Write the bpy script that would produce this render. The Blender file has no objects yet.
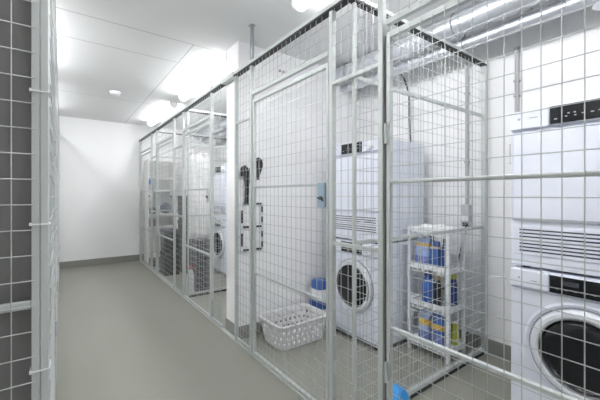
import bpy, bmesh, math, random
from mathutils import Vector, Matrix
random.seed(4)
PI = math.pi
scene = bpy.context.scene
C = bpy.data.collections.new('place'); scene.collection.children.link(C)

# ------------------------------------------------------------------ materials
def mat(name, col, rough=0.5, metal=0.0, spec=0.5, emit=None, strength=0.0, var=0.0, vscale=6.0, bump=0.0, bscale=60.0,
        alpha=1.0, trans=0.0, coat=0.0):
    m = bpy.data.materials.new(name); m.use_nodes = True
    nt = m.node_tree; b = nt.nodes['Principled BSDF']
    b.inputs['Base Color'].default_value = (*col, 1)
    b.inputs['Roughness'].default_value = rough
    b.inputs['Metallic'].default_value = metal
    b.inputs['Specular IOR Level'].default_value = spec
    b.inputs['Alpha'].default_value = alpha
    b.inputs['Transmission Weight'].default_value = trans
    b.inputs['Coat Weight'].default_value = coat
    if emit:
        b.inputs['Emission Color'].default_value = (*emit, 1)
        b.inputs['Emission Strength'].default_value = strength
    tc = nt.nodes.new('ShaderNodeTexCoord')
    if var > 0:
        n = nt.nodes.new('ShaderNodeTexNoise'); n.inputs['Scale'].default_value = vscale
        n.inputs['Detail'].default_value = 4
        nt.links.new(tc.outputs['Object'], n.inputs['Vector'])
        mx = nt.nodes.new('ShaderNodeMix'); mx.data_type = 'RGBA'
        mx.inputs[6].default_value = (*[c * (1 - var) for c in col], 1)
        mx.inputs[7].default_value = (*[min(1, c * (1 + var)) for c in col], 1)
        nt.links.new(n.outputs['Fac'], mx.inputs[0])
        nt.links.new(mx.outputs[2], b.inputs['Base Color'])
    if bump > 0:
        n2 = nt.nodes.new('ShaderNodeTexNoise'); n2.inputs['Scale'].default_value = bscale
        n2.inputs['Detail'].default_value = 3
        nt.links.new(tc.outputs['Object'], n2.inputs['Vector'])
        bp = nt.nodes.new('ShaderNodeBump'); bp.inputs['Strength'].default_value = bump
        bp.inputs['Distance'].default_value = 0.01
        nt.links.new(n2.outputs['Fac'], bp.inputs['Height'])
        nt.links.new(bp.outputs['Normal'], b.inputs['Normal'])
    return m

M = {}
M['wall'] = mat('white_paint', (.85, .85, .853), .7, var=.015, vscale=3, bump=.05, bscale=120)
M['floor'] = mat('grey_green_floor', (.278, .280, .239), .38, var=.05, vscale=2.2, bump=.02, bscale=200)
M['base'] = mat('grey_skirting', (.27, .27, .245), .55, var=.04)
M['steel'] = mat('pale_galvanised_steel', (.53, .56, .55), .40, metal=.12, var=.025, vscale=9)
M['wire'] = mat('zinc_wire', (.50, .52, .515), .35, metal=.45)
M['dark_steel'] = mat('dark_zinc_strut', (.27, .29, .30), .5, metal=.3)  # darker zinc grey for struts, hangers and hooks
M['rubber_and_shade'] = mat('black_rubber_and_shade', (.025, .025, .027), .6)  # rubber feet and sole, also the strips that stand for shade
M['black'] = mat('black_plastic', (.012, .012, .013), .35)
M['gloss_black'] = mat('gloss_black_panel', (.010, .011, .013), .12)
M['white_enamel'] = mat('white_enamel', (.72, .75, .83), .28, coat=.15)
M['white_plastic'] = mat('white_plastic', (.78, .80, .82), .4)
M['basket'] = mat('white_basket_plastic', (.74, .735, .74), .45)
M['chrome'] = mat('silver_trim', (.62, .63, .66), .25, metal=.7)
M['glass_dark'] = mat('dark_door_glass', (.012, .013, .015), .1, spec=.35)
M['slot'] = mat('dark_slot', (.055, .06, .075), .6)
M['line'] = mat('grey_print', (.30, .32, .36), .5)
M['icon'] = mat('pale_print', (.34, .36, .38), .5)
M['duct'] = mat('galvanised_duct', (.58, .60, .64), .38, metal=.7, var=.10, vscale=14)
M['pipe'] = mat('grey_conduit', (.42, .42, .43), .5)
M['blue'] = mat('blue_plastic', (.035, .11, .36), .35)
M['deep_blue'] = mat('deep_blue_plastic', (.02, .05, .20), .35)
M['sky_blue'] = mat('bright_blue_film', (.04, .30, .70), .35)
M['ring'] = mat('pale_grey_door_ring', (.67, .69, .73), .3)
M['socket'] = mat('grey_socket_plastic', (.50, .51, .53), .45)
M['slate'] = mat('slate_blue_plastic', (.06, .08, .12), .5)
M['yellow'] = mat('yellow_print', (.60, .40, .06), .5)
M['pale_blue'] = mat('pale_blue_film', (.30, .40, .64), .4)
M['lilac'] = mat('violet_print', (.16, .20, .46), .4)
M['green'] = mat('yellow_green_plastic', (.45, .50, .05), .4)
M['red'] = mat('red_plastic', (.45, .05, .05), .4)
M['lock'] = mat('blue_grey_lock', (.30, .40, .48), .4, metal=.3)
M['cloth_white'] = mat('white_cloth', (.80, .80, .80), .9, bump=.3, bscale=30)
M['sheet'] = mat('dark_grey_film', (.19, .187, .185), .42, var=.25, vscale=5, bump=.25, bscale=9)
M['box_grey'] = mat('charcoal_cloth', (.085, .088, .10), .8, var=.1)
M['shelf'] = mat('white_shelf_board', (.84, .83, .80), .5)
M['brown'] = mat('brown_card', (.20, .13, .10), .7)
M['tie'] = mat('white_cable_tie', (.78, .80, .80), .4)
M['lamp'] = mat('lit_diffuser', (.9, .9, .9), .5, emit=(.975, .98, 1.0), strength=9.0)
M['lamp_dim'] = mat('lit_diffuser_dim', (.9, .9, .9), .5, emit=(.975, .98, 1.0), strength=5.5)  # dimmer lamps, turned down to keep the far wall from overexposing
M['lamp_body'] = mat('lamp_housing', (.75, .75, .75), .5)

# ceiling: board joints are a surface pattern
def ceiling_mat():
    m = mat('ceiling_board', (.77, .77, .77), .75)
    nt = m.node_tree; b = nt.nodes['Principled BSDF']
    tc = nt.nodes.new('ShaderNodeTexCoord'); sp = nt.nodes.new('ShaderNodeSeparateXYZ')
    nt.links.new(tc.outputs['Object'], sp.inputs[0])
    def near(sock, val, half):
        s = nt.nodes.new('ShaderNodeMath'); s.operation = 'COMPARE'
        nt.links.new(sock, s.inputs[0]); s.inputs[1].default_value = val; s.inputs[2].default_value = half
        return s.outputs[0]
    def mul(a, c):
        s = nt.nodes.new('ShaderNodeMath'); s.operation = 'MULTIPLY'
        nt.links.new(a, s.inputs[0]); nt.links.new(c, s.inputs[1]); return s.outputs[0]
    def mx(a, c):
        s = nt.nodes.new('ShaderNodeMath'); s.operation = 'MAXIMUM'
        nt.links.new(a, s.inputs[0]); nt.links.new(c, s.inputs[1]); return s.outputs[0]
    def gt(sock, val):
        s = nt.nodes.new('ShaderNodeMath'); s.operation = 'GREATER_THAN'
        nt.links.new(sock, s.inputs[0]); s.inputs[1].default_value = val; return s.outputs[0]
    X, Y = sp.outputs[0], sp.outputs[1]
    acc = near(Y, 2.88, .006)
    for v in (3.36, 5.13, .9, -.9):
        acc = mx(acc, near(Y, v, .006))
    acc = mx(acc, mul(near(X, .945, .005), gt(Y, 2.88)))
    mixn = nt.nodes.new('ShaderNodeMix'); mixn.data_type = 'RGBA'
    mixn.inputs[6].default_value = (.77, .77, .77, 1); mixn.inputs[7].default_value = (.50, .50, .50, 1)
    nt.links.new(acc, mixn.inputs[0]); nt.links.new(mixn.outputs[2], b.inputs['Base Color'])
    return m
M['ceiling'] = ceiling_mat()

# ------------------------------------------------------------------ mesh helpers
class MB:
    def __init__(s): s.bm = bmesh.new()
    def box(s, x0, x1, y0, y1, z0, z1, bevel=0, seg=2):
        r = bmesh.ops.create_cube(s.bm, size=1)
        vs = r['verts']
        for v in vs:
            v.co = Vector(((x0 + x1) / 2 + v.co.x * (x1 - x0), (y0 + y1) / 2 + v.co.y * (y1 - y0), (z0 + z1) / 2 + v.co.z * (z1 - z0)))
        if bevel:
            es = {e for v in vs for e in v.link_edges}
            bmesh.ops.bevel(s.bm, geom=list(es), offset=bevel, segments=seg, affect='EDGES', profile=.5)
        return s
    def tube(s, pts, r, seg=8, caps=True):
        pts = [Vector(p) for p in pts]; rings = []
        n = len(pts)
        up = Vector((0, 0, 1))
        for i, p in enumerate(pts):
            d = (pts[min(i + 1, n - 1)] - pts[max(i - 1, 0)]).normalized()
            a = up if abs(d.dot(up)) < .95 else Vector((1, 0, 0))
            if i == 0: u = d.cross(a).normalized()
            else:
                u = (u - d * u.dot(d))
                u = u.normalized() if u.length > 1e-5 else d.cross(a).normalized()
            w = d.cross(u).normalized()
            rr = r[i] if isinstance(r, (list, tuple)) else r
            rings.append([s.bm.verts.new(p + (u * math.cos(2 * PI * k / seg) + w * math.sin(2 * PI * k / seg)) * rr) for k in range(seg)])
        for a, b in zip(rings, rings[1:]):
            for k in range(seg):
                s.bm.faces.new((a[k], a[(k + 1) % seg], b[(k + 1) % seg], b[k]))
        if caps:
            s.bm.faces.new(rings[0][::-1]); s.bm.faces.new(rings[-1])
        return s
    def lathe(s, prof, center, axis='z', seg=32, close=False):
        """prof: list of (radius, height along axis); revolved about axis through center."""
        c = Vector(center); rings = []
        for (r, h) in prof:
            ring = []
            for k in range(seg):
                a = 2 * PI * k / seg
                if axis == 'z': p = Vector((r * math.cos(a), r * math.sin(a), h))
                elif axis == 'x': p = Vector((h, r * math.cos(a), r * math.sin(a)))
                else: p = Vector((r * math.cos(a), h, r * math.sin(a)))
                ring.append(s.bm.verts.new(c + p))
            rings.append(ring)
        pairs = list(zip(rings, rings[1:])) + ([(rings[-1], rings[0])] if close else [])
        for a, b in pairs:
            for k in range(seg):
                s.bm.faces.new((a[k], a[(k + 1) % seg], b[(k + 1) % seg], b[k]))
        if not close:
            s.bm.faces.new(rings[0][::-1]); s.bm.faces.new(rings[-1])
        return s
    def loft(s, secs, caps=True):
        rings = [[s.bm.verts.new(Vector(p)) for p in sec] for sec in secs]
        n = len(rings[0])
        for a, b in zip(rings, rings[1:]):
            for k in range(n):
                s.bm.faces.new((a[k], a[(k + 1) % n], b[(k + 1) % n], b[k]))
        if caps:
            s.bm.faces.new(rings[0][::-1]); s.bm.faces.new(rings[-1])
        return s
    def build(s, name, m, parent=None, smooth=False, auto=None):
        origin = world_loc(parent) if parent else None
        if parent is None:
            co = [v.co for v in s.bm.verts]
            x0 = min(c.x for c in co); x1 = max(c.x for c in co); y0 = min(c.y for c in co); y1 = max(c.y for c in co)
            origin = Vector(((x0 + x1) / 2, (y0 + y1) / 2, min(c.z for c in co)))
        for v in s.bm.verts: v.co -= origin
        bmesh.ops.recalc_face_normals(s.bm, faces=s.bm.faces)
        me = bpy.data.meshes.new(name); s.bm.to_mesh(me); s.bm.free()
        me.materials.append(m)
        if smooth:
            for p in me.polygons: p.use_smooth = True
            if auto: me.set_sharp_from_angle(angle=math.radians(auto))
        o = bpy.data.objects.new(name, me); C.objects.link(o)
        if parent: o.parent = parent
        else: o.location = origin
        return o

def world_loc(o):
    v = Vector((0, 0, 0))
    while o: v += o.location; o = o.parent
    return v
def tag(o, label=None, cat=None, group=None, kind=None):
    if label: o['label'] = label
    if cat: o['category'] = cat
    if group: o['group'] = group
    if kind: o['kind'] = kind
    return o
def thing(name, label, cat, loc, group=None):
    o = bpy.data.objects.new(name, None); C.objects.link(o)
    o.empty_display_size = .1; o.location = loc
    return tag(o, label, cat, group)
def struct(name, mb, m):
    return tag(mb.build(name, m), kind='structure')
def kids(o): return [c for c in C.objects if c.parent == o]
def dup(o, dloc, label=None, group=None):
    c = o.copy(); C.objects.link(c); c.location = o.location + Vector(dloc)
    if label: c['label'] = label
    if group: c['group'] = group
    for a in kids(o):
        b = a.copy(); C.objects.link(b); b.parent = c
        for d in kids(a):
            e = d.copy(); C.objects.link(e); e.parent = b
    return c

# ------------------------------------------------------------------ room shell
CEIL = 2.57; XL, XR, YF, YB = -1.5, 2.72, -2.6, 6.8
b = MB(); b.box(XL - .1, XR + .1, YF - .1, YB + .1, -.1, 0)
struct('floor', b, M['floor'])
b = MB(); b.box(XL - .1, XR + .1, YF - .1, YB + .1, CEIL, CEIL + .1)
o = b.build('ceiling', M['ceiling']); o.data.transform(Matrix.Translation(o.location)); o.location = (0, 0, 0); tag(o, kind='structure')
struct('wall_back', MB().box(XL, XR, YB, YB + .1, 0, CEIL), M['wall'])
struct('wall_front', MB().box(XL, XR, YF - .1, YF, 0, CEIL), M['wall'])
struct('wall_left', MB().box(XL - .1, XL, YF, YB, 0, CEIL), M['wall'])
struct('wall_right', MB().box(XR, XR + .1, YF, YB, 0, CEIL), M['wall'])
WD0, WD1, WX = 2.571, 2.823, 1.228
struct('wall_divider', MB().box(WX, XR, WD0, WD1, 0, CEIL), M['wall'])
struct('baseboard_back', MB().box(XL, XR, YB - .013, YB, 0, .115), M['base'])
bb = MB(); bb.box(WX - .004, WX, WD0 - .0, WD1 + .012, 0, .11); bb.box(WX - .004, XR - .014, WD0 - .012, WD0, 0, .11); bb.box(WX, XR - .014, WD1, WD1 + .012, 0, .11)
struct('baseboard_divider', bb, M['base'])
bb = MB(); bb.box(XR - .013, XR, YF, WD0 - .013, 0, .11); bb.box(XR - .013, XR, WD1 + .013, YB - .014, 0, .11)
struct('baseboard_right', bb, M['base'])

# ------------------------------------------------------------------ wire mesh fences
SP_S, SP_Z, PH_Z, WR = .052, .0675, 1.302, .00165
def zrange(z0, z1):
    k = math.ceil((z0 - PH_Z) / SP_Z); out = []
    while PH_Z + k * SP_Z < z1:
        out.append(PH_Z + k * SP_Z); k += 1
    return out
def srange(a0, a1, ph):
    k = math.ceil((a0 - ph) / SP_S); out = []
    while ph + k * SP_S < a1:
        out.append(ph + k * SP_S); k += 1
    return out
def wires(axis, plane, a0, a1, z0, z1, ph=.528, side=-1, step=1):
    """axis 'y': a panel in the plane x=plane running along y."""
    mb = MB()
    P = (lambda a, z, d: (plane + d, a, z)) if axis == 'y' else (lambda a, z, d: (a, plane + d, z))
    for a in srange(a0 + .012, a1 - .012, ph):
        mb.tube([P(a, z0, 0), P(a, z1, 0)], WR, 6)
    for z in zrange(z0 + .008, z1 - .008):
        mb.tube([P(a0, z, side * WR * 1.8), P(a1, z, side * WR * 1.8)], WR, 5)
    return mb
RAILZ = 2.25
def fixed_panel(line, y0, y1, label, group, pw=.03, near_post=True, bars=(.03, .98, 1.85)):
    """two square posts with a mesh panel between; line = (x of the corridor face, +1/-1 direction away from the corridor)"""
    xf, sg = line
    X = lambda d0, d1: (min(xf + sg * d0, xf + sg * d1), max(xf + sg * d0, xf + sg * d1))
    t = thing('mesh_fence', label, 'fence', (xf + sg * .02, (y0 + y1) / 2, 0), group)
    for (a, c) in ((y0, y0 + pw), (y1 - pw, y1)):
        if a == y0 and not near_post: continue
        MB().box(*X(0, .03), a, c, .0095 if sg > 0 else 0, RAILZ, .003, 1).build('post', M['steel'], t)
    for z in bars:
        MB().box(*X(.004, .024), y0 + pw, y1 - pw, z - .01, z + .01).build('cross_bar', M['steel'], t)
    xm = xf + sg * .001
    wires('y', xm, y0 + pw * .5, y1 - pw * .5, .022, RAILZ - .001, side=-sg).build('wire_mesh', M['wire'], t, True, 70)
    return t
def cage_door(line, y0, y1, label, group, ph=.528, gap_shade=(.003, .003)):
    xf, sg = line
    X = lambda d0, d1: (min(xf + sg * d0, xf + sg * d1), max(xf + sg * d0, xf + sg * d1))
    t = thing('cage_door', label, 'cage door', (xf + sg * .02, (y0 + y1) / 2, .03), group)
    f = MB()
    f.box(*X(.008, .03), y0, y0 + .022, .014, 1.98, .002, 1); f.box(*X(.008, .03), y1 - .022, y1, .014, 1.98, .002, 1)
    f.box(*X(.008, .03), y0 + .022, y1 - .022, 1.955, 1.98); f.box(*X(.008, .03), y0 + .022, y1 - .022, .014, .032)
    f.build('frame', M['steel'], t)
    for (a, c) in ((y0 - gap_shade[0], y0 - .0005), (y1 + .0005, y1 + gap_shade[1])):
        if sg > 0: MB().box(*X(.014, .027), a, c, .05, 1.97).build('gap_shade', M['rubber_and_shade'], t)  # dark strip painting the shadow line between door and post
    for z in (.64, 1.302):
        MB().box(*X(.009, .029), y0 + .022, y1 - .022, z - .008, z + .008, .002, 1).build('cross_bar', M['steel'], t)
    wires('y', xf + sg * .006, y0 + .008, y1 - .008, .020, 1.97, ph, side=-sg).build('wire_mesh', M['wire'], t, True, 70)
    for z in (.44, 1.52):
        h = MB(); yc = y1 - .005
        h.tube([(xf - sg * .002, yc, z - .045), (xf - sg * .002, yc, z + .045)], .0075, 10)
        h.box(*X(.001, .008), yc - .014, yc + .004, z - .03, z + .03)
        h.build('hinge', M['steel'], t)
    if sg < 0: return t
    lk = MB().box(*X(-.004, .034), y0 + .018, y0 + .082, 1.172, 1.312, .004, 2).build('lock_case', M['lock' if 1 < y0 < 2 else 'steel'], t)
    hd = MB(); hx = xf - sg * .014
    hd.tube([(xf - sg * .003, y0 + .046, 1.225), (hx, y0 + .046, 1.225)], .011, 10)
    hd.tube([(hx, y0 + .066, 1.226), (hx, y0 + .030, 1.226), (hx, y0 + .024, 1.208)], .006, 8)
    hd.build('handle', M['black'], lk)
    return t
def transom(line, y0, y1, label, group, ph=.528):
    xf, sg = line
    X = lambda d0, d1: (min(xf + sg * d0, xf + sg * d1), max(xf + sg * d0, xf + sg * d1))
    t = thing('transom_fence', label, 'fence', (xf + sg * .02, (y0 + y1) / 2, 2.015), group)
    MB().box(*X(.004, .03), y0, y1, 2.015, 2.042, .002, 1).build('cross_bar', M['steel'], t)
    wires('y', xf + sg * .001, y0 + .001, y1 - .001, 2.025, RAILZ - .001, ph, side=-sg).build('wire_mesh', M['wire'], t, True, 70)
    return t
def channel(x0, x1, y0, y1, z0, z1, along='y', th=.003):
    mb = MB(); mb.box(x0, x1, y0, y1, z1 - th, z1)
    if along == 'y':
        mb.box(x0, x0 + th, y0, y1, z0, z1 - th); mb.box(x1 - th, x1, y0, y1, z0, z1 - th)
    else:
        mb.box(x0, x1, y0, y0 + th, z0, z1 - th); mb.box(x0, x1, y1 - th, y1, z0, z1 - th)
    return mb

RL = (1.186, 1)          # right-hand line: corridor face and outward direction
GP = 'fixed mesh panels of the right-hand cages'; GD = 'mesh doors of the right-hand cages'; GT = 'mesh strips over the right-hand doors'
fixed_panel(RL, .981, 1.354, 'narrow wire mesh fence panel with two posts, in front of the middle washing machine', GP)
fixed_panel(RL, 2.262, 2.566, 'narrow wire mesh fence panel between the lock-box door and the white wall end', GP, pw=.024, bars=(.03, 1.85))
fixed_panel(RL, 2.826, 3.135, 'wire mesh fence panel just beyond the white wall end', GP, near_post=False)
fixed_panel(RL, 4.02, 4.455, 'wire mesh fence panel with white sheet behind, second beyond the wall end', GP)
fixed_panel(RL, 5.40, 5.785, 'wire mesh fence panel by the black crates, next to the blue tag', GP)
tag(MB().box(1.186, 1.226, 6.70, 6.74, .0095, RAILZ, .003, 1).build('fence_post', M['steel']), 'pale steel end post of the right-hand fence at the far wall', 'post')
doors = [(.078, .967, 'nearest right-hand wire mesh cage door, in front of the large washing machine and dryer', 'wire mesh strip above the nearest right-hand cage door'),
         (1.366, 2.256, 'wire mesh cage door with blue-grey lock, in front of the laundry basket', 'wire mesh strip above the door in front of the laundry basket'),
         (3.141, 4.014, 'wire mesh cage door beyond the wall end, in front of the charcoal box', 'wire mesh strip above the first door beyond the white wall end'),
         (4.461, 5.394, 'wire mesh cage door in front of the stacked black crates', 'wire mesh strip above the door in front of the black crates'),
         (5.791, 6.694, 'farthest right-hand wire mesh cage door, in front of the white shelving unit', 'wire mesh strip above the farthest right-hand cage door')]
for (a, c, l1, l2) in doors:
    cage_door(RL, a, c, l1, GD, gap_shade=(.009 if 1 < a < 2 else .003, .009 if a < 1 else .003))
    transom(RL, a, c, l2, GT)
rail = tag(channel(1.183, 1.2235, -.4, 6.79, RAILZ + .014, RAILZ + .036).build('top_rail', M['steel']), 'long pale steel top rail running above the right-hand cages', 'rail')
MB().box(1.1825, 1.2235, -.4, 6.785, RAILZ + .001, RAILZ + .014).build('shade_strip', M['rubber_and_shade'], rail)  # black strip standing for the shaded underside of the rail
MB().box(1.174, 1.2235, 2.575, 2.82, RAILZ + .0005, RAILZ + .042, .003, 1).build('joining_sleeve', M['steel'], rail)
sill = MB().box(1.188, 1.2175, -.4, 6.785, 0, .009)
tag(sill.build('floor_rail', M['steel']), 'pale steel floor rail along the foot of the right-hand cages', 'rail')
for (y, l) in ((2.279, 'thin grey ceiling strut standing on the rail beside the white wall end'), (3.115, 'thin grey ceiling strut standing on the rail beyond the white wall end')):
    t = thing('ceiling_strut', l, 'strut', (1.203, y, RAILZ + .036), 'ceiling struts of the right-hand fence')
    MB().box(1.191, 1.215, y - .012, y + .012, RAILZ + .036, CEIL - .008).build('rod', M['dark_steel'], t)
    MB().box(1.183, 1.223, y - .022, y + .022, CEIL - .008, CEIL, .002, 1).build('flange', M['dark_steel'], t)

def partition(y, x0, x1, label, ph=1.27):
    t = thing('partition_fence', label, 'fence', ((x0 + x1) / 2, y, 0), 'cross partitions between the right-hand cages')
    for (a, c) in ((x0, x0 + .020), (x1 - .036, x1)):
        dp = .010 if a == x0 else .018
        MB().box(a, c, y - dp, y + dp, 0, RAILZ, .003, 1).build('post', M['steel'], t)
    for z in (.99, 1.86):
        MB().box(x0 + .020, x1 - .036, y - .008, y + .012, z - .011, z + .011, .002, 1).build('cross_bar', M['steel'], t)
    channel(x0, x1, y - .018, y + .018, RAILZ + .014, RAILZ + .036, 'x').build('top_rail', M['steel'], t)
    MB().box(x0, x1, y - .0185, y + .0185, RAILZ + .001, RAILZ + .014).build('shade_strip', M['rubber_and_shade'], t)  # shade under the partition rail, painted as a black strip
    MB().box(x0 + .020, x1 - .036, y - .012, y + .014, .026, .05).build('bottom_rail', M['steel'], t)
    MB().box(x0 + .021, x1 - .037, y - .010, y + .012, 0, .026).build('base_shade', M['rubber_and_shade'], t)  # black strip painting the shadow gap below the bottom rail
    wires('x', y - .012, x0 + .01, x1 - .01, .04, RAILZ - .001, ph, side=-1).build('wire_mesh', M['wire'], t, True, 70)
partition(1.212, 1.230, 2.694, 'wire mesh cross partition meeting the right wall beside the plastic shelf rack')
partition(3.985, 1.230, 2.694, 'wire mesh cross partition beside the charcoal box, beyond the white wall')
partition(5.60, 1.230, 2.694, 'farthest wire mesh cross partition, behind the black crates')

# left-hand line, seen edge on
LL = (-.029, -1)
GLP, GLD = 'fixed mesh panels of the left-hand cages', 'mesh doors of the left-hand cages'
left_fixed = [(1.20, 1.56, 'first edge-on mesh panel of the left fence, beside the dark sheet'),
              (2.46, 2.78, 'second edge-on mesh panel of the left fence'),
              (3.58, 3.98, 'third edge-on mesh panel of the left fence, with brightly lit post'),
              (4.88, 5.28, 'fourth edge-on mesh panel of the left fence'),
              (6.19, 6.74, 'last edge-on mesh panel of the left fence, at the far wall')]
for (a, c, l) in left_fixed: fixed_panel(LL, a, c, l, GLP)
lorder = ['nearest', 'second nearest', 'third', 'farthest']
for k, (a, c) in enumerate(((1.566, 2.450), (2.786, 3.57), (3.986, 4.870), (5.286, 6.18))):
    cage_door(LL, a, c, '%s edge-on mesh door of the left-hand cages' % lorder[k], GLD)
    transom(LL, a, c, 'wire mesh strip above the %s edge-on left-hand door' % lorder[k], 'mesh strips over the left-hand doors')
rail = tag(channel(-.066, -.026, 1.16, 6.79, RAILZ + .014, RAILZ + .036).build('top_rail', M['steel']), 'pale steel top rail of the left fence, seen end-on at top', 'rail')
MB().box(-.0665, -.0255, 1.16, 6.785, RAILZ + .001, RAILZ + .014).build('shade_strip', M['rubber_and_shade'], rail)  # shade under the left rail, painted as a black strip

# panel facing the camera at the left edge of the photograph
YP = 1.126
t = thing('corner_fence', 'wire mesh panel facing the camera in front of the dark sheet', 'fence', (-.7, YP, 0))
MB().box(-.0462, -.028, YP, YP + .05, 0, RAILZ, .002, 1).build('post', M['steel'], t)
f = MB(); f.box(-.0650, -.0475, YP, YP + .02, .03, 2.24, .0015, 1); f.box(-1.49, -1.47, YP, YP + .02, .03, 2.24)
f.box(-1.47, -.065, YP, YP + .02, .03, .05); f.box(-1.47, -.065, YP, YP + .02, 2.22, 2.24)
f.build('frame', M['steel'], t)
MB().box(-1.47, -.0652, YP + .002, YP + .02, .937, .958, .002, 1).build('cross_bar', M['steel'], t)
mb = MB()
x = -.105
while x > -1.47:
    mb.tube([(x, YP - .002, .04), (x, YP - .002, 2.23)], WR, 6); x -= SP_S
z = 1.242 + 172 * .846 / 326 - 40 * SP_Z
while z < 2.22:
    if z > .05: mb.tube([(-1.48, YP - .005, z), (-.0555, YP - .005, z)], WR, 6)
    z += SP_Z
mb.build('wire_mesh', M['wire'], t, True, 70)
for k, (zz, l) in enumerate(((1.524, 'upper'), (1.166, 'middle'), (.772, 'lower'))):
    tt = MB()
    loop = [(-.0675, YP - .004), (-.0265, YP - .004), (-.0255, YP + .03), (-.0255, YP + .053), (-.0675, YP + .053)]
    tt.tube([(x, y, zz - .003 + (0 if i == 0 else 0)) for i, (x, y) in enumerate(loop)] + [(-.0675, YP - .004, zz - .003)], .0022, 6)
    tt.box(-.0690, -.0640, YP - .008, YP - .002, zz - .006, zz + .002)
    tag(tt.build('cable_tie', M['tie']), '%s white cable tie around the left corner post' % l, 'cable tie', 'cable ties on the left corner post')

# dark sheet behind it
mb = MB(); nx, nz = 70, 40
vs = [[None] * (nz + 1) for _ in range(nx + 1)]
for i in range(nx + 1):
    for k in range(nz + 1):
        u = i / nx; w = k / nz
        x = -1.46 + u * (1.46 - .050)
        y = YP + .045 + .010 * math.sin(u * 41 + 1.3 * math.sin(w * 5)) + .006 * math.sin(u * 90 + w * 7) + .004 * math.sin(w * 23 + u * 12)
        vs[i][k] = mb.bm.verts.new((x, y, .02 + w * 2.19))
for i in range(nx):
    for k in range(nz):
        mb.bm.faces.new((vs[i][k], vs[i + 1][k], vs[i + 1][k + 1], vs[i][k + 1]))
o = mb.build('privacy_sheet', M['sheet'], smooth=True)
md = o.modifiers.new('thick', 'SOLIDIFY'); md.thickness = .003; md.offset = 1
tag(o, 'dark grey plastic sheet hung behind the left mesh panel', 'sheet')

# ------------------------------------------------------------------ ceiling lamps and detector
def lamp(x, y0, y1, label, dim=False):
    t = thing('ceiling_lamp', label, 'lamp', (x, (y0 + y1) / 2, CEIL - .09), 'ceiling batten lamps')
    MB().box(x - .035, x + .035, y0, y1, CEIL - .03, CEIL, .003, 1).build('housing', M['lamp_body'], t)
    secs = []
    for y in (y0 + .02, y1 - .02):
        secs.append([(x + .05 * math.cos(a), y, CEIL - .035 - .045 * math.sin(a)) for a in [PI * k / 12 for k in range(13)]] + [(x - .045, y, CEIL - .031), (x + .045, y, CEIL - .031)])
    MB().loft(secs).build('diffuser', M['lamp_dim' if dim else 'lamp'], t)
    for (a, c) in ((y0 - .004, y0 + .02), (y1 - .02, y1 + .004)):
        s2 = []
        for y in (a, c):
            s2.append([(x + .053 * math.cos(q), y, CEIL - .034 - .05 * math.sin(q)) for q in [PI * k / 12 for k in range(13)]] + [(x - .05, y, CEIL), (x + .05, y, CEIL)])
        MB().loft(s2).build('end_cap', M['lamp_body'], t)
lamp(1.30, .30, 1.80, 'lit white batten lamp above the cages, nearest on the right')
lamp(1.30, 2.90, 4.40, 'lit white batten lamp on the ceiling just beyond the white wall end')
lamp(1.30, 4.85, 6.33, 'lit white batten lamp farthest away on the right near the far wall', True)
lamp(1.30, -2.2, -.7, 'added unseen fill lamp over the right-hand cages, behind the viewer')  # unseen lamp added to brighten the foreground
for (a, w) in ((.70, 'nearest'), (2.80, 'second'), (4.70, 'farthest')):  # nearest is an unseen lamp added for fill; others follow the ceiling glow
    lamp(-.27, a, a + 1.5, 'lit white batten lamp over the left-hand cages (nearest one is added unseen fill), %s' % w, w == 'farthest')
t = thing('smoke_detector', 'small round white smoke detector on the ceiling', 'smoke detector', (.56, 4.80, CEIL - .045))
MB().lathe([(.066, 0), (.066, -.012), (.06, -.016)], (.56, 4.80, CEIL), seg=28).build('base', M['white_plastic'], t, True, 40)
MB().lathe([(.052, -.016), (.052, -.03), (.04, -.042), (.01, -.045)], (.56, 4.80, CEIL), seg=28).build('sensor_cap', M['white_plastic'], t, True, 40)

# ------------------------------------------------------------------ ducts and conduits
def spiral(mb, x, z, r, y0, y1, pitch, rr):
    n = int((y1 - y0) / pitch); yy = y0 + pitch / 2
    for i in range(n):
        a = [(x + (r) * math.cos(q), yy, z + (r) * math.sin(q)) for q in [2 * PI * k / 20 for k in range(21)]]
        mb.tube(a, rr, 4, caps=False); yy += pitch
def duct(name, x, z, r, y0, y1, label, pitch):
    t = thing(name, label, 'duct', (x, (y0 + y1) / 2, z - r), 'silver ventilation ducts')
    mb = MB(); mb.tube([(x, y0, z), (x, y1, z)], r, 36); spiral(mb, x, z, r, y0, y1, pitch, .003)
    mb.build('duct_pipe', M['duct'], t, True, 40)
    yy = y0 + .5
    while yy < y1 - .2:
        h = MB()
        loop = [(x + (r + .004) * math.cos(q), yy, z + (r + .004) * math.sin(q)) for q in [2 * PI * k / 24 for k in range(25)]]
        h.tube(loop, .004, 4, caps=False)
        if z + r < CEIL - .01: h.tube([(x, yy, z + r), (x, yy, CEIL)], .004, 6)
        h.build('hanger', M['dark_steel'], t); yy += 1.1
    return t
duct('ventilation_duct', 2.33, 2.483, .078, -2.55, WD0 - .002, 'wide silver ventilation duct under the ceiling above the washing machines', .35)
duct('ventilation_duct', 2.33, 2.483, .078, WD1 + .002, YB - .004, 'wide silver ventilation duct beyond the white wall', .35)
t = duct('ventilation_duct', 2.455, 2.378, .045, -2.55, WD0 - .002, 'thin spiral silver duct below the wide one, above the washing machines', .12)
MB().lathe([(.03, .006), (.03, -.02), (.06, -.026), (.066, -.034), (.05, -.046), (.012, -.05)], (2.44, .45, 2.335), seg=28).build('air_valve', M['white_plastic'], t, True, 40)
duct('ventilation_duct', 2.455, 2.378, .045, WD1 + .002, YB - .004, 'thin spiral silver duct beyond the white wall', .12)

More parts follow.
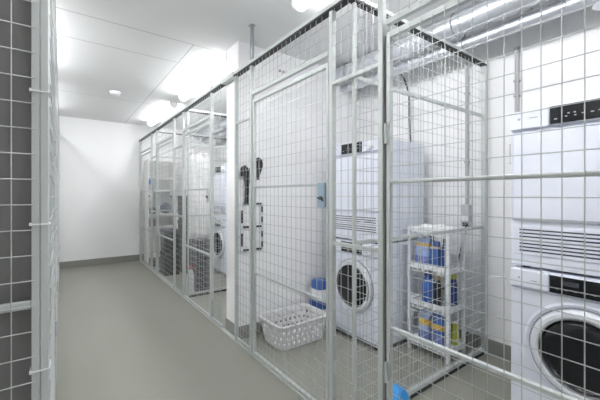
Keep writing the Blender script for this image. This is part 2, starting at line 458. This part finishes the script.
def conduit(y, ztop, zbot, label, l2, plug=True):
    t = thing('conduit_pipe', label, 'pipe', (XR - .016, y, zbot), 'wall conduits')
    MB().tube([(XR - .016, y, zbot), (XR - .016, y, ztop)], .0145, 14).build('pipe', M['pipe'], t, True, 40)
    for z in (zbot + .35, ztop - .25):
        if zbot < z: MB().box(XR - .034, XR, y - .019, y + .019, z - .008, z + .008, .003, 1).build('clip', M['pipe'], t)
    s = thing('socket_box', l2, 'socket', (XR - .03, y, zbot - .15), 'wall sockets')
    MB().box(XR - .055, XR, y - .036, y + .036, zbot - .15, zbot - .001, .006, 2).build('case', M['socket'], s)
    MB().box(XR - .062, XR - .055, y - .028, y + .028, zbot - .138, zbot - .09, .002, 1).build('flap', M['white_plastic'], s)
    return s
s = conduit(1.358, 2.33, 1.165, 'grey conduit pipe down the right wall behind the plastic shelf rack', 'grey socket box on the wall above the plastic shelf rack')
conduit(.992, 2.33, 1.62, 'grey conduit pipe on the right wall above the nearest dryer', 'grey socket box behind the nearest dryer')
t = thing('power_cable', 'black plug and cable hanging below the grey socket box', 'cable', (XR - .035, 1.358, .4))
MB().box(XR - .056, XR - .022, 1.338, 1.38, .985, 1.014, .006, 2).build('plug', M['black'], t)
MB().tube([(XR - .038, 1.358, .99), (XR - .034, 1.363, .93), (XR - .026, 1.385, .86), (XR - .022, 1.41, .77), (XR - .02, 1.45, .6), (XR - .02, 1.52, .45), (XR - .03, 1.6, .4), (XR - .05, 1.66, .42)], .006, 8).build('cord', M['black'], t, True)
tag(MB().tube([(2.502, 1.886, 2.378), (2.56, 1.886, 2.36), (2.63, 1.886, 2.27), (2.668, 1.885, 2.15), (2.662, 1.880, 1.95), (2.668, 1.872, 1.70), (2.666, 1.874, 1.2), (2.668, 1.878, .6), (2.667, 1.876, .003)], .009, 10).build('drop_cable', M['black'], smooth=True), 'black cable dropping from the duct behind the middle dryer', 'cable')

# ------------------------------------------------------------------ washing machines and dryers (front faces -X)
W, D = .60, .60
def washer(x, y, label, group):
    """x: front face, y: near edge"""
    yc = y + W / 2
    t = thing('washing_machine', label, 'washing machine', (x + D / 2, yc, 0), group)
    b = MB(); b.box(x, x + D, y, y + W, .03, .735, .006, 2); b.box(x + .01, x + D, y, y + W, .735, .848, .005, 2)
    b.build('body', M['white_enamel'], t)
    for (fx, fy) in ((x + .05, y + .06), (x + .05, y + W - .06), (x + D - .05, y + .06), (x + D - .05, y + W - .06)):
        MB().lathe([(.022, 0), (.022, .012), (.012, .013), (.012, .03)], (fx, fy, 0), seg=14).build('foot', M['rubber_and_shade'], t)
    MB().box(x - .003, x, y + .01, y + W - .01, .048, .052).build('kick_seam', M['slot'], t)
    cp = MB().box(x - .016, x + .012, y + .002, y + W - .182, .748, .843, .006, 2).build('control_panel', M['white_enamel'], t)
    MB().box(x - .0185, x - .015, y + .175, y + W - .184, .752, .838, .001, 1).build('display', M['gloss_black'], cp)
    for k in range(6):
        yy = y + .20 + k * .036
        MB().box(x - .0195, x - .0185, yy, yy + .010, .772, .777).build('icon', M['icon'], cp)
    MB().box(x - .0195, x - .0185, y + .30, y + .36, .796, .818).build('screen', M['slot'], cp)
    MB().lathe([(.033, -.016), (.033, -.030), (.028, -.036), (.01, -.037)], (x, y + .085, .795), axis='x', seg=28).build('dial', M['white_plastic'], cp, True, 40)
    dr = MB().box(x - .016, x + .012, y + W - .180, y + W - .002, .748, .843, .006, 2).build('detergent_drawer', M['white_enamel'], t)
    MB().box(x - .0172, x - .016, y + W - .052, y + W - .043, .794, .803).build('emblem', M['line'], dr)
    MB().box(x - .0172, x - .016, y + W - .128, y + W - .104, .789, .793).build('lettering', M['line'], dr)
    # porthole door
    zc = .455
    yc -= .014; zc = .472
    d = MB().lathe([(.176, -.006), (.177, -.026), (.186, -.032), (.202, -.030), (.213, -.020), (.216, -.003), (.176, -.003)], (x, yc, zc), axis='x', seg=56, close=True).build('door', M['ring'], t, True, 35)
    MB().lathe([(.228, -.001), (.238, -.006), (.250, -.001)], (x, yc, zc), axis='x', seg=56, close=True).build('door_surround', M['white_enamel'], t, True, 40)
    MB().lathe([(.2185, -.0005), (.2185, -.0035), (.2255, -.0035), (.2255, -.0005)], (x, yc, zc), axis='x', seg=56, close=True).build('door_gap', M['line'], t, True, 40)
    MB().lathe([(.171, -.010), (.173, -.030), (.1785, -.031), (.1785, -.010)], (x, yc, zc), axis='x', seg=48, close=True).build('trim_ring', M['chrome'], d, True, 35)
    MB().lathe([(.172, -.008), (.160, -.026), (.125, -.034), (.06, -.039), (.01, -.040)], (x, yc, zc), axis='x', seg=48).build('glass', M['glass_dark'], d, True, 50)
    hn = [(x - .031, yc - .197 * math.cos(q), zc + .197 * math.sin(q)) for q in [-.42 + .84 * k / 10 for k in range(11)]]
    MB().tube(hn, .007, 8).build('handle', M['chrome'], d, True)
    MB().box(x - .003, x + .0005, y + W - .15, y + W - .06, .10, .17, .001, 1).build('filter_flap', M['white_enamel'], t)
    return t
def dryer(x, y, z, label, group):
    yc = y + W / 2
    t = thing('tumble_dryer', label, 'dryer', (x + D / 2, yc, z), group)
    b = MB(); b.box(x, x + D, y, y + W, z + .012, z + .735, .006, 2); b.box(x + .01, x + D, y, y + W, z + .735, z + .845, .005, 2)
    b.build('body', M['white_enamel'], t)
    for (fx, fy) in ((x + .05, y + .06), (x + .05, y + W - .06), (x + D - .05, y + .06), (x + D - .05, y + W - .06)):
        MB().lathe([(.022, z - .001), (.022, z + .012)], (fx, fy, 0), seg=14).build('foot', M['rubber_and_shade'], t)
    MB().box(x - .012, x, y + .012, y + W - .012, z + .255, z + .728, .008, 3).build('door', M['white_enamel'], t)
    gr = MB()
    gr.box(x - .004, x + .001, y + .02, y + W - .02, z + .075, z + .225, .002, 1)
    g = gr.build('vent_grille', M['white_enamel'], t)
    sl = MB()
    for k in range(7):
        zz = z + .092 + k * .0185
        sl.box(x - .0048, x - .0035, y + .035, y + W - .045, zz, zz + .0075)
    sl.build('slot', M['slot'], g)
    cp = MB().box(x - .014, x + .012, y + .002, y + W - .182, z + .745, z + .842, .005, 2).build('control_panel', M['white_enamel'], t)
    MB().box(x - .0165, x - .013, y + .175, y + W - .184, z + .749, z + .838, .001, 1).build('display', M['gloss_black'], cp)
    for k, (dy, dz, w) in enumerate(((.385, .770, .012), (.345, .776, .009), (.335, .790, .009), (.310, .776, .008), (.312, .790, .008), (.28, .780, .01), (.245, .780, .012), (.21, .782, .02))):
        MB().box(x - .0175, x - .0165, y + dy, y + dy + w, z + dz, z + dz + .006).build('icon', M['icon'], cp)
    MB().lathe([(.033, -.014), (.033, -.028), (.028, -.034), (.01, -.035)], (x, y + .085, z + .793), axis='x', seg=28).build('dial', M['white_plastic'], cp, True, 40)
    wt = MB().box(x - .014, x + .012, y + W - .180, y + W - .002, z + .745, z + .842, .005, 2).build('water_drawer', M['white_enamel'], t)
    MB().box(x - .0152, x - .014, y + W - .052, y + W - .040, z + .794, z + .806).build('emblem', M['line'], wt)
    MB().box(x - .0152, x - .014, y + W - .132, y + W - .092, z + .797, z + .801).build('lettering', M['line'], wt)
    return t
TX = 2.01
w0 = washer(TX, .169, 'large white washing machine nearest the camera, below a dryer', 'white washing machines')
d0 = dryer(TX, .169, .8495, 'large white tumble dryer nearest the camera, on a washing machine', 'white tumble dryers')
dup(w0, (0, 1.520, 0), 'white washing machine behind the narrow panel, beside the plastic shelf rack')
dup(d0, (0, 1.520, 0), 'white tumble dryer above the middle washing machine, left of the plastic rack')
dup(w0, (0, 4.46, 0), 'white washing machine farther off, just left of the white wall end')
dup(d0, (0, 4.46, 0), 'white tumble dryer farther off, just left of the white wall end')

# ------------------------------------------------------------------ white plastic shelf rack
RX0, RX1, RY0, RY1 = 2.275, 2.515, 1.272, 1.628
t = thing('shelf_rack', 'white plastic four-tier shelf rack holding blue detergent', 'shelf', ((RX0 + RX1) / 2, (RY0 + RY1) / 2, 0))
for (fx, fy) in ((RX0 + .013, RY0 + .013), (RX0 + .013, RY1 - .013), (RX1 - .013, RY0 + .013), (RX1 - .013, RY1 - .013)):
    MB().box(fx - .013, fx + .013, fy - .013, fy + .013, 0, .99, .005, 2).build('leg', M['white_plastic'], t)
SHZ = (.085, .385, .675, .965)
for z in SHZ:
    s = MB(); s.box(RX0 + .002, RX1 - .002, RY0 + .002, RY1 - .002, z, z + .008)
    for (x0, x1, y0, y1) in ((RX0, RX0 + .006, RY0 + .026, RY1 - .026), (RX1 - .006, RX1, RY0 + .026, RY1 - .026), (RX0 + .026, RX1 - .026, RY0, RY0 + .006), (RX0 + .026, RX1 - .026, RY1 - .006, RY1)):
        s.box(x0, x1, y0, y1, z - .012, z + .028)
    yy = RY0 + .045
    while yy < RY1 - .05:      # rib teeth below the front lip
        s.box(RX0 + .001, RX0 + .007, yy, yy + .010, z - .030, z - .012); yy += .042
    s.box(RX0 + .002, RX0 + .006, RY0 + .026, RY1 - .026, z - .036, z - .030)
    s.build('shelf', M['white_plastic'], t)

def bottle(name, x, y, z, r, h, m, capm, label, group=None, neck=.35, flat=1.0):
    t = thing(name, label, 'bottle', (x, y, z), group)
    def prof(rs): return rs
    b = MB().lathe([(r * .92, 0), (r, .01), (r, h * .62), (r * .86, h * .72), (r * neck * 1.1, h * .84), (r * neck, h * .86), (r * neck, h * .88)], (x, y, z), seg=20)
    b.build('body', m, t, True, 50)
    MB().lathe([(r * neck * 1.35, h * .865), (r * neck * 1.35, h * .985), (r * neck * 1.1, h)], (x, y, z), seg=16).build('cap', capm, t, True, 40)
    return t
def pouch(x, y, z, wy, dx, h, m, label, group=None, band=None, patch=None):
    """a soft pack standing with its broad side towards -X"""
    t = thing('detergent_pack', label, 'detergent', (x, y, z), group)
    def sec(zz, f, g):
        n = 20; out = []
        for k in range(n):
            a = 2 * PI * k / n
            cx, sy = math.cos(a), math.sin(a)
            out.append((x + dx / 2 * g * math.copysign(abs(cx) ** .6, cx), y + wy / 2 * f * math.copysign(abs(sy) ** .45, sy), zz))
        return out
    prof = [(0, .97, .95), (.08, 1, 1.05), (.45, 1, 1.0), (.7, .99, .8), (.88, .98, .4), (.94, .98, .12), (1, .98, .08)]
    MB().loft([sec(z + h * a, f, g) for a, f, g in prof]).build('pack_body', m, t, True, 50)
    def ring(a0, a1, mm, nm, y0=-1, y1=1):
        q = MB()
        def lerp(a):
            for (p0, p1) in zip(prof, prof[1:]):
                if p0[0] <= a <= p1[0]:
                    w = (a - p0[0]) / (p1[0] - p0[0]); return p0[1] + (p1[1] - p0[1]) * w, p0[2] + (p1[2] - p0[2]) * w
            return 1, 1
        rows = []
        for i in range(5):
            a = a0 + (a1 - a0) * i / 4; f, g = lerp(a)
            ss = sec(z + h * a, f * 1.004, g * 1.03)
            rows.append([p for p in ss])
        q.loft(rows, caps=False)
        q.build(nm, mm, t, True)
    if band: ring(*band, 'printed_band')
    if patch: ring(*patch, 'printed_panel')
    return t
S2, S3, S4, S1 = SHZ[2] + .009, SHZ[1] + .009, SHZ[0] + .009, SHZ[3] + .009
GB = 'blue detergent packs on the rack'
pouch(2.345, 1.525, S2, .125, .075, .215, M['pale_blue'], 'pale blue detergent pack with yellow band on the upper middle shelf, left', GB, (.72, .82, M['yellow']), (.02, .35, M['lilac']))
pouch(2.345, 1.420, S2, .075, .07, .20, M['blue'], 'blue detergent pack with yellow band on the upper middle shelf, centre', GB, (.72, .80, M['yellow']))
bottle('detergent_bottle', 2.42, 1.50, S2, .036, .24, M['deep_blue'], M['deep_blue'], 'dark blue bottle behind the packs on the upper middle shelf', 'bottles on the rack')
bottle('detergent_bottle', 2.345, 1.345, S2, .028, .225, M['deep_blue'], M['black'], 'slim dark blue bottle beside the front leg on the upper middle shelf', 'bottles on the rack')
bottle('detergent_bottle', 2.34, 1.475, S3, .052, .245, M['blue'], M['deep_blue'], 'wide blue bottle on the lower middle shelf, left', 'bottles on the rack', .5)
bottle('detergent_bottle', 2.34, 1.395, S3, .026, .225, M['black'], M['yellow'], 'slim black bottle on the lower middle shelf beside the wide blue one', 'bottles on the rack')
bottle('detergent_bottle', 2.44, 1.335, S3, .042, .235, M['deep_blue'], M['green'], 'dark blue bottle with green cap at back of the lower middle shelf', 'bottles on the rack', .5)
pouch(2.345, 1.505, S4, .10, .085, .225, M['pale_blue'], 'pale blue detergent pack with yellow band on the bottom shelf', GB, (.55, .75, M['yellow']), (.05, .35, M['lilac']))
pouch(2.345, 1.392, S4, .115, .085, .23, M['blue'], 'deep blue detergent pack with yellow band on the bottom shelf', GB, (.52, .70, M['yellow']), (.05, .35, M['lilac']))
bottle('detergent_bottle', 2.45, 1.33, S4, .036, .15, M['green'], M['green'], 'yellow-green bottle at the back of the bottom shelf', 'bottles on the rack', .5)
# crumpled cloth on the top shelf
mb = MB(); n1, n2 = 22, 16; vs = []
random.seed(11)
for i in range(n1 + 1):
    row = []
    for k in range(n2 + 1):
        u, w = i / n1, k / n2
        e = min(u, 1 - u, w, 1 - w) * 5; e = min(1, e)
        h = .006 + e * (.012 + .013 * math.sin(u * 13 + w * 4) * math.sin(w * 11 + 2 * u) + .008 * random.random())
        row.append(mb.bm.verts.new((RX0 + .02 + w * .20, RY0 + .03 + u * .29, S1 + max(.004, h))))
    vs.append(row)
for i in range(n1):
    for k in range(n2): mb.bm.faces.new((vs[i][k], vs[i + 1][k], vs[i + 1][k + 1], vs[i][k + 1]))
o = mb.build('crumpled_cloth', M['cloth_white'], smooth=True); md = o.modifiers.new('t', 'SOLIDIFY'); md.thickness = .004; md.offset = 0
tag(o, 'crumpled white cloth lying on the top of the plastic rack', 'cloth')

# ------------------------------------------------------------------ laundry basket
BX0, BX1, BY0, BY1, BH = 1.37, 1.868, 2.125, 2.485, .205
t = thing('laundry_basket', 'white plastic laundry basket with holes on the cage floor', 'laundry basket', ((BX0 + BX1) / 2, (BY0 + BY1) / 2, 0))
def rrect(inset, z, n=120, rc=.06):
    x0, x1, y0, y1 = BX0 + inset, BX1 - inset, BY0 + inset, BY1 - inset
    w, h = x1 - x0 - 2 * rc, y1 - y0 - 2 * rc; L = 2 * w + 2 * h + 2 * PI * rc; out = []
    for k in range(n):
        s = L * k / n
        for (kind, ln, a) in (('l', w, 0), ('c', PI * rc / 2, 0), ('l', h, 1), ('c', PI * rc / 2, 1), ('l', w, 2), ('c', PI * rc / 2, 2), ('l', h, 3), ('c', PI * rc / 2, 3)):
            if s <= ln: break
            s -= ln
        cs = [(x1 - rc, y0 + rc), (x1 - rc, y1 - rc), (x0 + rc, y1 - rc), (x0 + rc, y0 + rc)]
        if kind == 'l':
            p = [(x0 + rc + s, y0), (x1, y0 + rc + s), (x1 - rc - s, y1), (x0, y1 - rc - s)][a]
        else:
            q = -PI / 2 + a * PI / 2 + s / rc
            p = (cs[a][0] + rc * math.cos(q), cs[a][1] + rc * math.sin(q))
        out.append((p[0], p[1], z))
    return out
mb = MB(); NR = 20; NP = 150
rings = [[mb.bm.verts.new(p) for p in rrect(.028 * (1 - (i / NR)) ** 1.2, .006 + (BH - .006) * i / NR, NP)] for i in range(NR + 1)]
for i in range(NR):
    for k in range(NP):
        hole = False
        for j, r0 in enumerate((4, 9, 14)):
            if i in (r0, r0 + 1) and (k + 2 * (j % 2)) % 5 in (1, 2): hole = True
        if not hole:
            mb.bm.faces.new((rings[i][k], rings[i][(k + 1) % NP], rings[i + 1][(k + 1) % NP], rings[i + 1][k]))
mb.bm.faces.new(rings[0][::-1])
o = mb.build('basket_body', M['basket'], t, True, 60)
md = o.modifiers.new('t', 'SOLIDIFY'); md.thickness = .004; md.offset = -1
r = rrect(-.006, BH)
MB().tube([(x, y, z) for x, y, z in r] + [r[0]], .011, 8, caps=False).build('rim', M['basket'], t, True)

# detergent standing behind the basket
t = thing('detergent_jug', 'blue and white detergent jug behind the laundry basket', 'detergent', (2.01, 2.43, 0))
def rsec(x, y, dx, dy, z, e=.4):
    return [(x + dx * math.copysign(abs(math.cos(a)) ** e, math.cos(a)), y + dy * math.copysign(abs(math.sin(a)) ** e, math.sin(a)), z) for a in [2 * PI * k / 28 for k in range(28)]]
jx, jy = 2.01, 2.43
MB().loft([rsec(jx, jy, .068, .072, 0), rsec(jx, jy, .072, .078, .02), rsec(jx, jy, .072, .078, .17), rsec(jx, jy, .070, .076, .34), rsec(jx, jy, .05, .06, .37)]).build('jug_body', M['white_plastic'], t, True, 45)
MB().loft([rsec(jx, jy, .0735, .0795, .16), rsec(jx, jy, .0735, .0795, .25)], caps=False).build('printed_band', M['blue'], t, True)
MB().loft([rsec(jx, jy, .071, .077, .345, .6), rsec(jx, jy, .074, .08, .36, .8), rsec(jx, jy, .074, .08, .41, .9), rsec(jx, jy, .06, .065, .43, 1)]).build('lid', M['blue'], t, True, 45)

# blue pack near the door hinge
bx, by = 1.385, 1.045
t = thing('detergent_pack', 'bright blue pack at the bottom edge beside the nearest door hinge', 'detergent', (bx, by, 0))
MB().loft([rsec(bx, by, .055, .042, 0, .35), rsec(bx, by, .06, .045, .03, .35), rsec(bx, by, .058, .044, .18, .4), rsec(bx, by, .045, .036, .235, .5), rsec(bx, by, .012, .034, .265, .5)]).build('pack_body', M['sky_blue'], t, True, 50)
MB().loft([rsec(bx, by, .0605, .0455, .10, .35), rsec(bx, by, .0592, .0445, .16, .38)], caps=False).build('printed_band', M['deep_blue'], t, True)

# ------------------------------------------------------------------ things hung on the divider wall
WY = WD0
hs = MB()
pts = [(1.246, WY - .03, 1.405), (1.243, WY - .035, 1.435), (1.250, WY - .035, 1.470), (1.270, WY - .035, 1.480), (1.286, WY - .035, 1.462), (1.288, WY - .035, 1.42), (1.290, WY - .033, 1.37), (1.292, WY - .03, 1.30), (1.290, WY - .028, 1.22), (1.292, WY - .028, 1.165)]
t = thing('vacuum_hose', 'black ribbed hose with curved handle hung on the white wall, left', 'hose', (1.265, WY - .03, 1.16))
fine = []
for p, q in zip(pts, pts[1:]):
    for k in range(5): fine.append(Vector(p).lerp(Vector(q), k / 5))
hs.tube(fine, [.017 + .0025 * (i % 2) for i in range(len(fine))], 10).build('hose_body', M['black'], t, True)
MB().tube([(1.325, WY - .03, 1.475), (1.322, WY - .03, 1.42), (1.312, WY - .03, 1.37), (1.30, WY - .03, 1.33)], [.011, .015, .014, .010], 10).build('nozzle', M['black'], t, True)
MB().tube([(1.266, WY, 1.465), (1.266, WY - .05, 1.455), (1.266, WY - .055, 1.468)], .004, 6).build('hook', M['dark_steel'], t)
t = thing('hooked_handle', 'black hooked handle hung on the white wall, right', 'handle', (1.41, WY - .02, 1.36))
pts = [(1.385, WY - .025, 1.545), (1.405, WY - .025, 1.56), (1.428, WY - .025, 1.548), (1.436, WY - .025, 1.51), (1.425, WY - .025, 1.47), (1.405, WY - .025, 1.42), (1.392, WY - .025, 1.365)]
fine = []
for p, q in zip(pts, pts[1:]):
    for k in range(4): fine.append(Vector(p).lerp(Vector(q), k / 4))
MB().tube(fine, .016, 10).build('grip', M['black'], t, True)
MB().box(1.385, 1.402, WY - .034, WY - .012, 1.40, 1.54, .004, 1).build('strap', M['black'], t)
MB().tube([(1.41, WY, 1.545), (1.41, WY - .04, 1.540), (1.41, WY - .045, 1.55)], .004, 6).build('hook', M['dark_steel'], t)
# folded white rack with black joints
t = thing('drying_rack', 'folded white drying rack with black joints on the white wall', 'drying rack', (1.35, WY - .02, .75))
f = MB()
y = WY - .016
for x in (1.243, 1.455): f.tube([(x, y, .76), (x, y, 1.175)], .007, 8)
for z in (.765, .96, 1.17): f.tube([(1.243, y, z), (1.455, y, z)], .006, 8)
f.build('frame', M['white_plastic'], t, True)
for z in (.765, .965, 1.165):
    for (x0, x1) in ((1.262, 1.315), (1.385, 1.44)):
        MB().box(x0, x1, y - .011, y + .011, z - .008, z + .008, .003, 1).build('joint', M['black'], t)
for (x, z0, z1) in ((1.249, 1.0, 1.11), (1.249, .80, .91), (1.449, 1.09, 1.14), (1.449, 1.0, 1.05), (1.449, .87, .92), (1.449, .78, .83)):
    MB().tube([(x, y - .004, z0), (x, y - .004, z1)], .009, 8).build('clip', M['black'], t, True)
for x in (1.645, 1.685):
    tag(MB().lathe([(.012, 0), (.012, -.008), (.006, -.02)], (x, WY, 2.40), axis='y', seg=12).build('wall_plug', M['pipe']),
        '%s of two tiny grey plugs high on the white wall' % ('left' if x < 1.66 else 'right'), 'wall plug', 'wall plugs above the door')

# ------------------------------------------------------------------ far cages
# white sheet and charcoal box behind the partition
mb = MB(); vs = []
for i in range(31):
    row = []
    for k in range(13):
        u, w = i / 30, k / 12
        row.append(mb.bm.verts.new((1.275 + u * .30, 4.045 + .010 * math.sin(u * 21 + w * 2) + .004 * math.sin(w * 9 + u * 5), .70 + w * 1.06)))
    vs.append(row)
for i in range(30):
    for k in range(12): mb.bm.faces.new((vs[i][k], vs[i + 1][k], vs[i + 1][k + 1], vs[i][k + 1]))
mb.tube([(1.27, 4.045, 1.762), (1.58, 4.045, 1.762)], .010, 8)
o = mb.build('hanging_sheet', M['cloth_white'], smooth=True); md = o.modifiers.new('t', 'SOLIDIFY'); md.thickness = .003
tag(o, 'pale white sheet hanging on the mesh partition beyond the wall end', 'sheet')
t = thing('storage_box', 'tall charcoal storage box on the floor below the white sheet', 'box', (1.5, 4.2, 0))
MB().box(1.385, 1.59, 4.07, 4.36, 0, .62, .012, 2).build('box_body', M['box_grey'], t)
MB().box(1.378, 1.597, 4.063, 4.367, .60, .66, .010, 2).build('lid', M['box_grey'], t)
MB().box(1.46, 1.55, 4.058, 4.063, .42, .45, .002, 1).build('handle', M['rubber_and_shade'], t)
bottle('detergent_bottle', 1.31, 4.12, 0, .045, .36, M['white_plastic'], M['red'], 'white bottle with red cap on the floor beside the charcoal box', None, .45)
# black crates
def crate(x0, x1, y0, y1, z, h, label):
    t = thing('storage_crate', label, 'crate', ((x0 + x1) / 2, (y0 + y1) / 2, z), 'black crates stacked by the partition')
    cx, cy = (x0 + x1) / 2, (y0 + y1) / 2; dx, dy = (x1 - x0) / 2, (y1 - y0) / 2
    MB().loft([rsec(cx, cy, dx * .90, dy * .90, z + .001, .25), rsec(cx, cy, dx * .97, dy * .97, z + h - .04, .25)]).build('crate_body', M['black'], t)
    MB().loft([rsec(cx, cy, dx, dy, z + h - .04, .25), rsec(cx, cy, dx, dy, z + h - .012, .25), rsec(cx, cy, dx * .96, dy * .96, z + h - .001, .25)]).build('lid', M['box_grey'], t)
crate(1.262, 1.512, 5.22, 5.54, 0, .355, 'black crate on the floor in the left stack behind the fence')
crate(1.262, 1.512, 5.22, 5.54, .355, .345, 'black crate on top of the lower left stack')
crate(1.535, 1.86, 5.22, 5.54, 0, .42, 'black crate on the floor in the taller right stack')
crate(1.535, 1.86, 5.22, 5.54, .42, .41, 'black crate in the middle of the taller right stack')
crate(1.535, 1.86, 5.22, 5.54, .83, .40, 'black crate on top of the taller right stack')
# white shelving unit
t = thing('shelving_unit', 'white shelving unit against the far wall in the last cage', 'shelf', (1.51, 6.56, 0))
UX0, UX1, UY0, UY1 = 1.265, 1.755, 6.38, 6.76
for x in (UX0, UX1 - .02):
    MB().box(x, x + .02, UY0, UY1, 0, 1.89, .002, 1).build('side_panel', M['shelf'], t)
UZ = (.10, .64, .87, 1.30, 1.54, 1.865)
for z in UZ: MB().box(UX0 + .02, UX1 - .02, UY0, UY1, z, z + .022).build('shelf', M['shelf'], t)
MB().box(UX0 + .02, UX1 - .02, UY1 - .006, UY1, .122, .64).build('back_panel', M['shelf'], t)
o = MB().lathe([(.04, 0), (.085, .03), (.10, .09), (.09, .15), (.05, .19), (.01, .20)], (1.60, 6.50, .893), seg=22).build('round_container', M['slate'], None, True)
tag(o, 'round dark blue container on the white shelving unit', 'container')
o = MB().lathe([(.05, 0), (.07, .02), (.072, .09), (.055, .12), (.02, .125)], (1.36, 6.50, .893), seg=20).build('round_container', M['black'], None, True)
tag(o, 'small black container on the left of the white shelving unit', 'container')
for k, (x0, x1) in enumerate(((1.30, 1.40), (1.41, 1.47))):
    tt = thing('cardboard_box', ('wider brown box' if k == 0 else 'narrow brown box') + ' on the lower board of the white shelving unit', 'box', ((x0 + x1) / 2, 6.5, .663))
    MB().box(x0, x1, 6.42, 6.62, .663, .80 - .02 * k, .003, 1).build('carton', M['brown'], tt)
    MB().box((x0 + x1) / 2 - .012, (x0 + x1) / 2 + .012, 6.418, 6.622, .70, .7205, .001, 1).build('tape', M['shelf'], tt)
t = thing('shoe', 'dark shoe on the floor behind the farthest cage door', 'shoe', (1.33, 6.2, 0))
MB().loft([rsec(1.33, 6.2, .045, .12, 0, .7), rsec(1.33, 6.2, .047, .125, .02, .7)]).build('sole', M['rubber_and_shade'], t)
MB().loft([rsec(1.33, 6.2, .043, .118, .02, .7), rsec(1.33, 6.21, .042, .105, .05, .7), rsec(1.33, 6.25, .036, .06, .085, .8), rsec(1.33, 6.26, .03, .045, .10, .9)]).build('upper', M['box_grey'], t, True, 60)
# blue tag on the fence post
t = thing('blue_tag', 'small blue tag hanging on the mesh beside the farthest door', 'tag', (1.165, 5.76, 1.40))
MB().loft([[(1.166 + dx, 5.765 + .035 * math.cos(a), 1.465 + .05 * math.sin(a)) for a in [2 * PI * k / 20 for k in range(20)]] for dx in (-.004, .008)]).build('tag_plate', M['sky_blue'], t)
MB().loft([[(1.160 + dx, 5.765 + .018 * math.cos(a), 1.455 + .025 * math.sin(a)) for a in [2 * PI * k / 16 for k in range(16)]] for dx in (-.002, .004)]).build('tag_print', M['deep_blue'], t)

# ------------------------------------------------------------------ camera, world, view
cam = bpy.data.cameras.new('camera'); co = bpy.data.objects.new('camera', cam); C.objects.link(co)
co.location = (0, 0, 1.242); co.rotation_euler = (PI / 2, 0, math.radians(-36.2))
cam.sensor_width = 36; cam.lens = 326 / 600 * 36; cam.shift_y = -5 / 600; cam.clip_start = .02
scene.camera = co
w = bpy.data.worlds.new('world'); scene.world = w; w.use_nodes = True
w.node_tree.nodes['Background'].inputs[0].default_value = (1, 1, 1, 1)
w.node_tree.nodes['Background'].inputs[1].default_value = 0.0
vs = scene.view_settings
vs.view_transform = 'Standard'; vs.look = 'None'; vs.exposure = 2.24; vs.gamma = 1; vs.use_curve_mapping = False
scene.cycles.max_bounces = 10; scene.cycles.diffuse_bounces = 6
scene.cycles.use_denoising = True
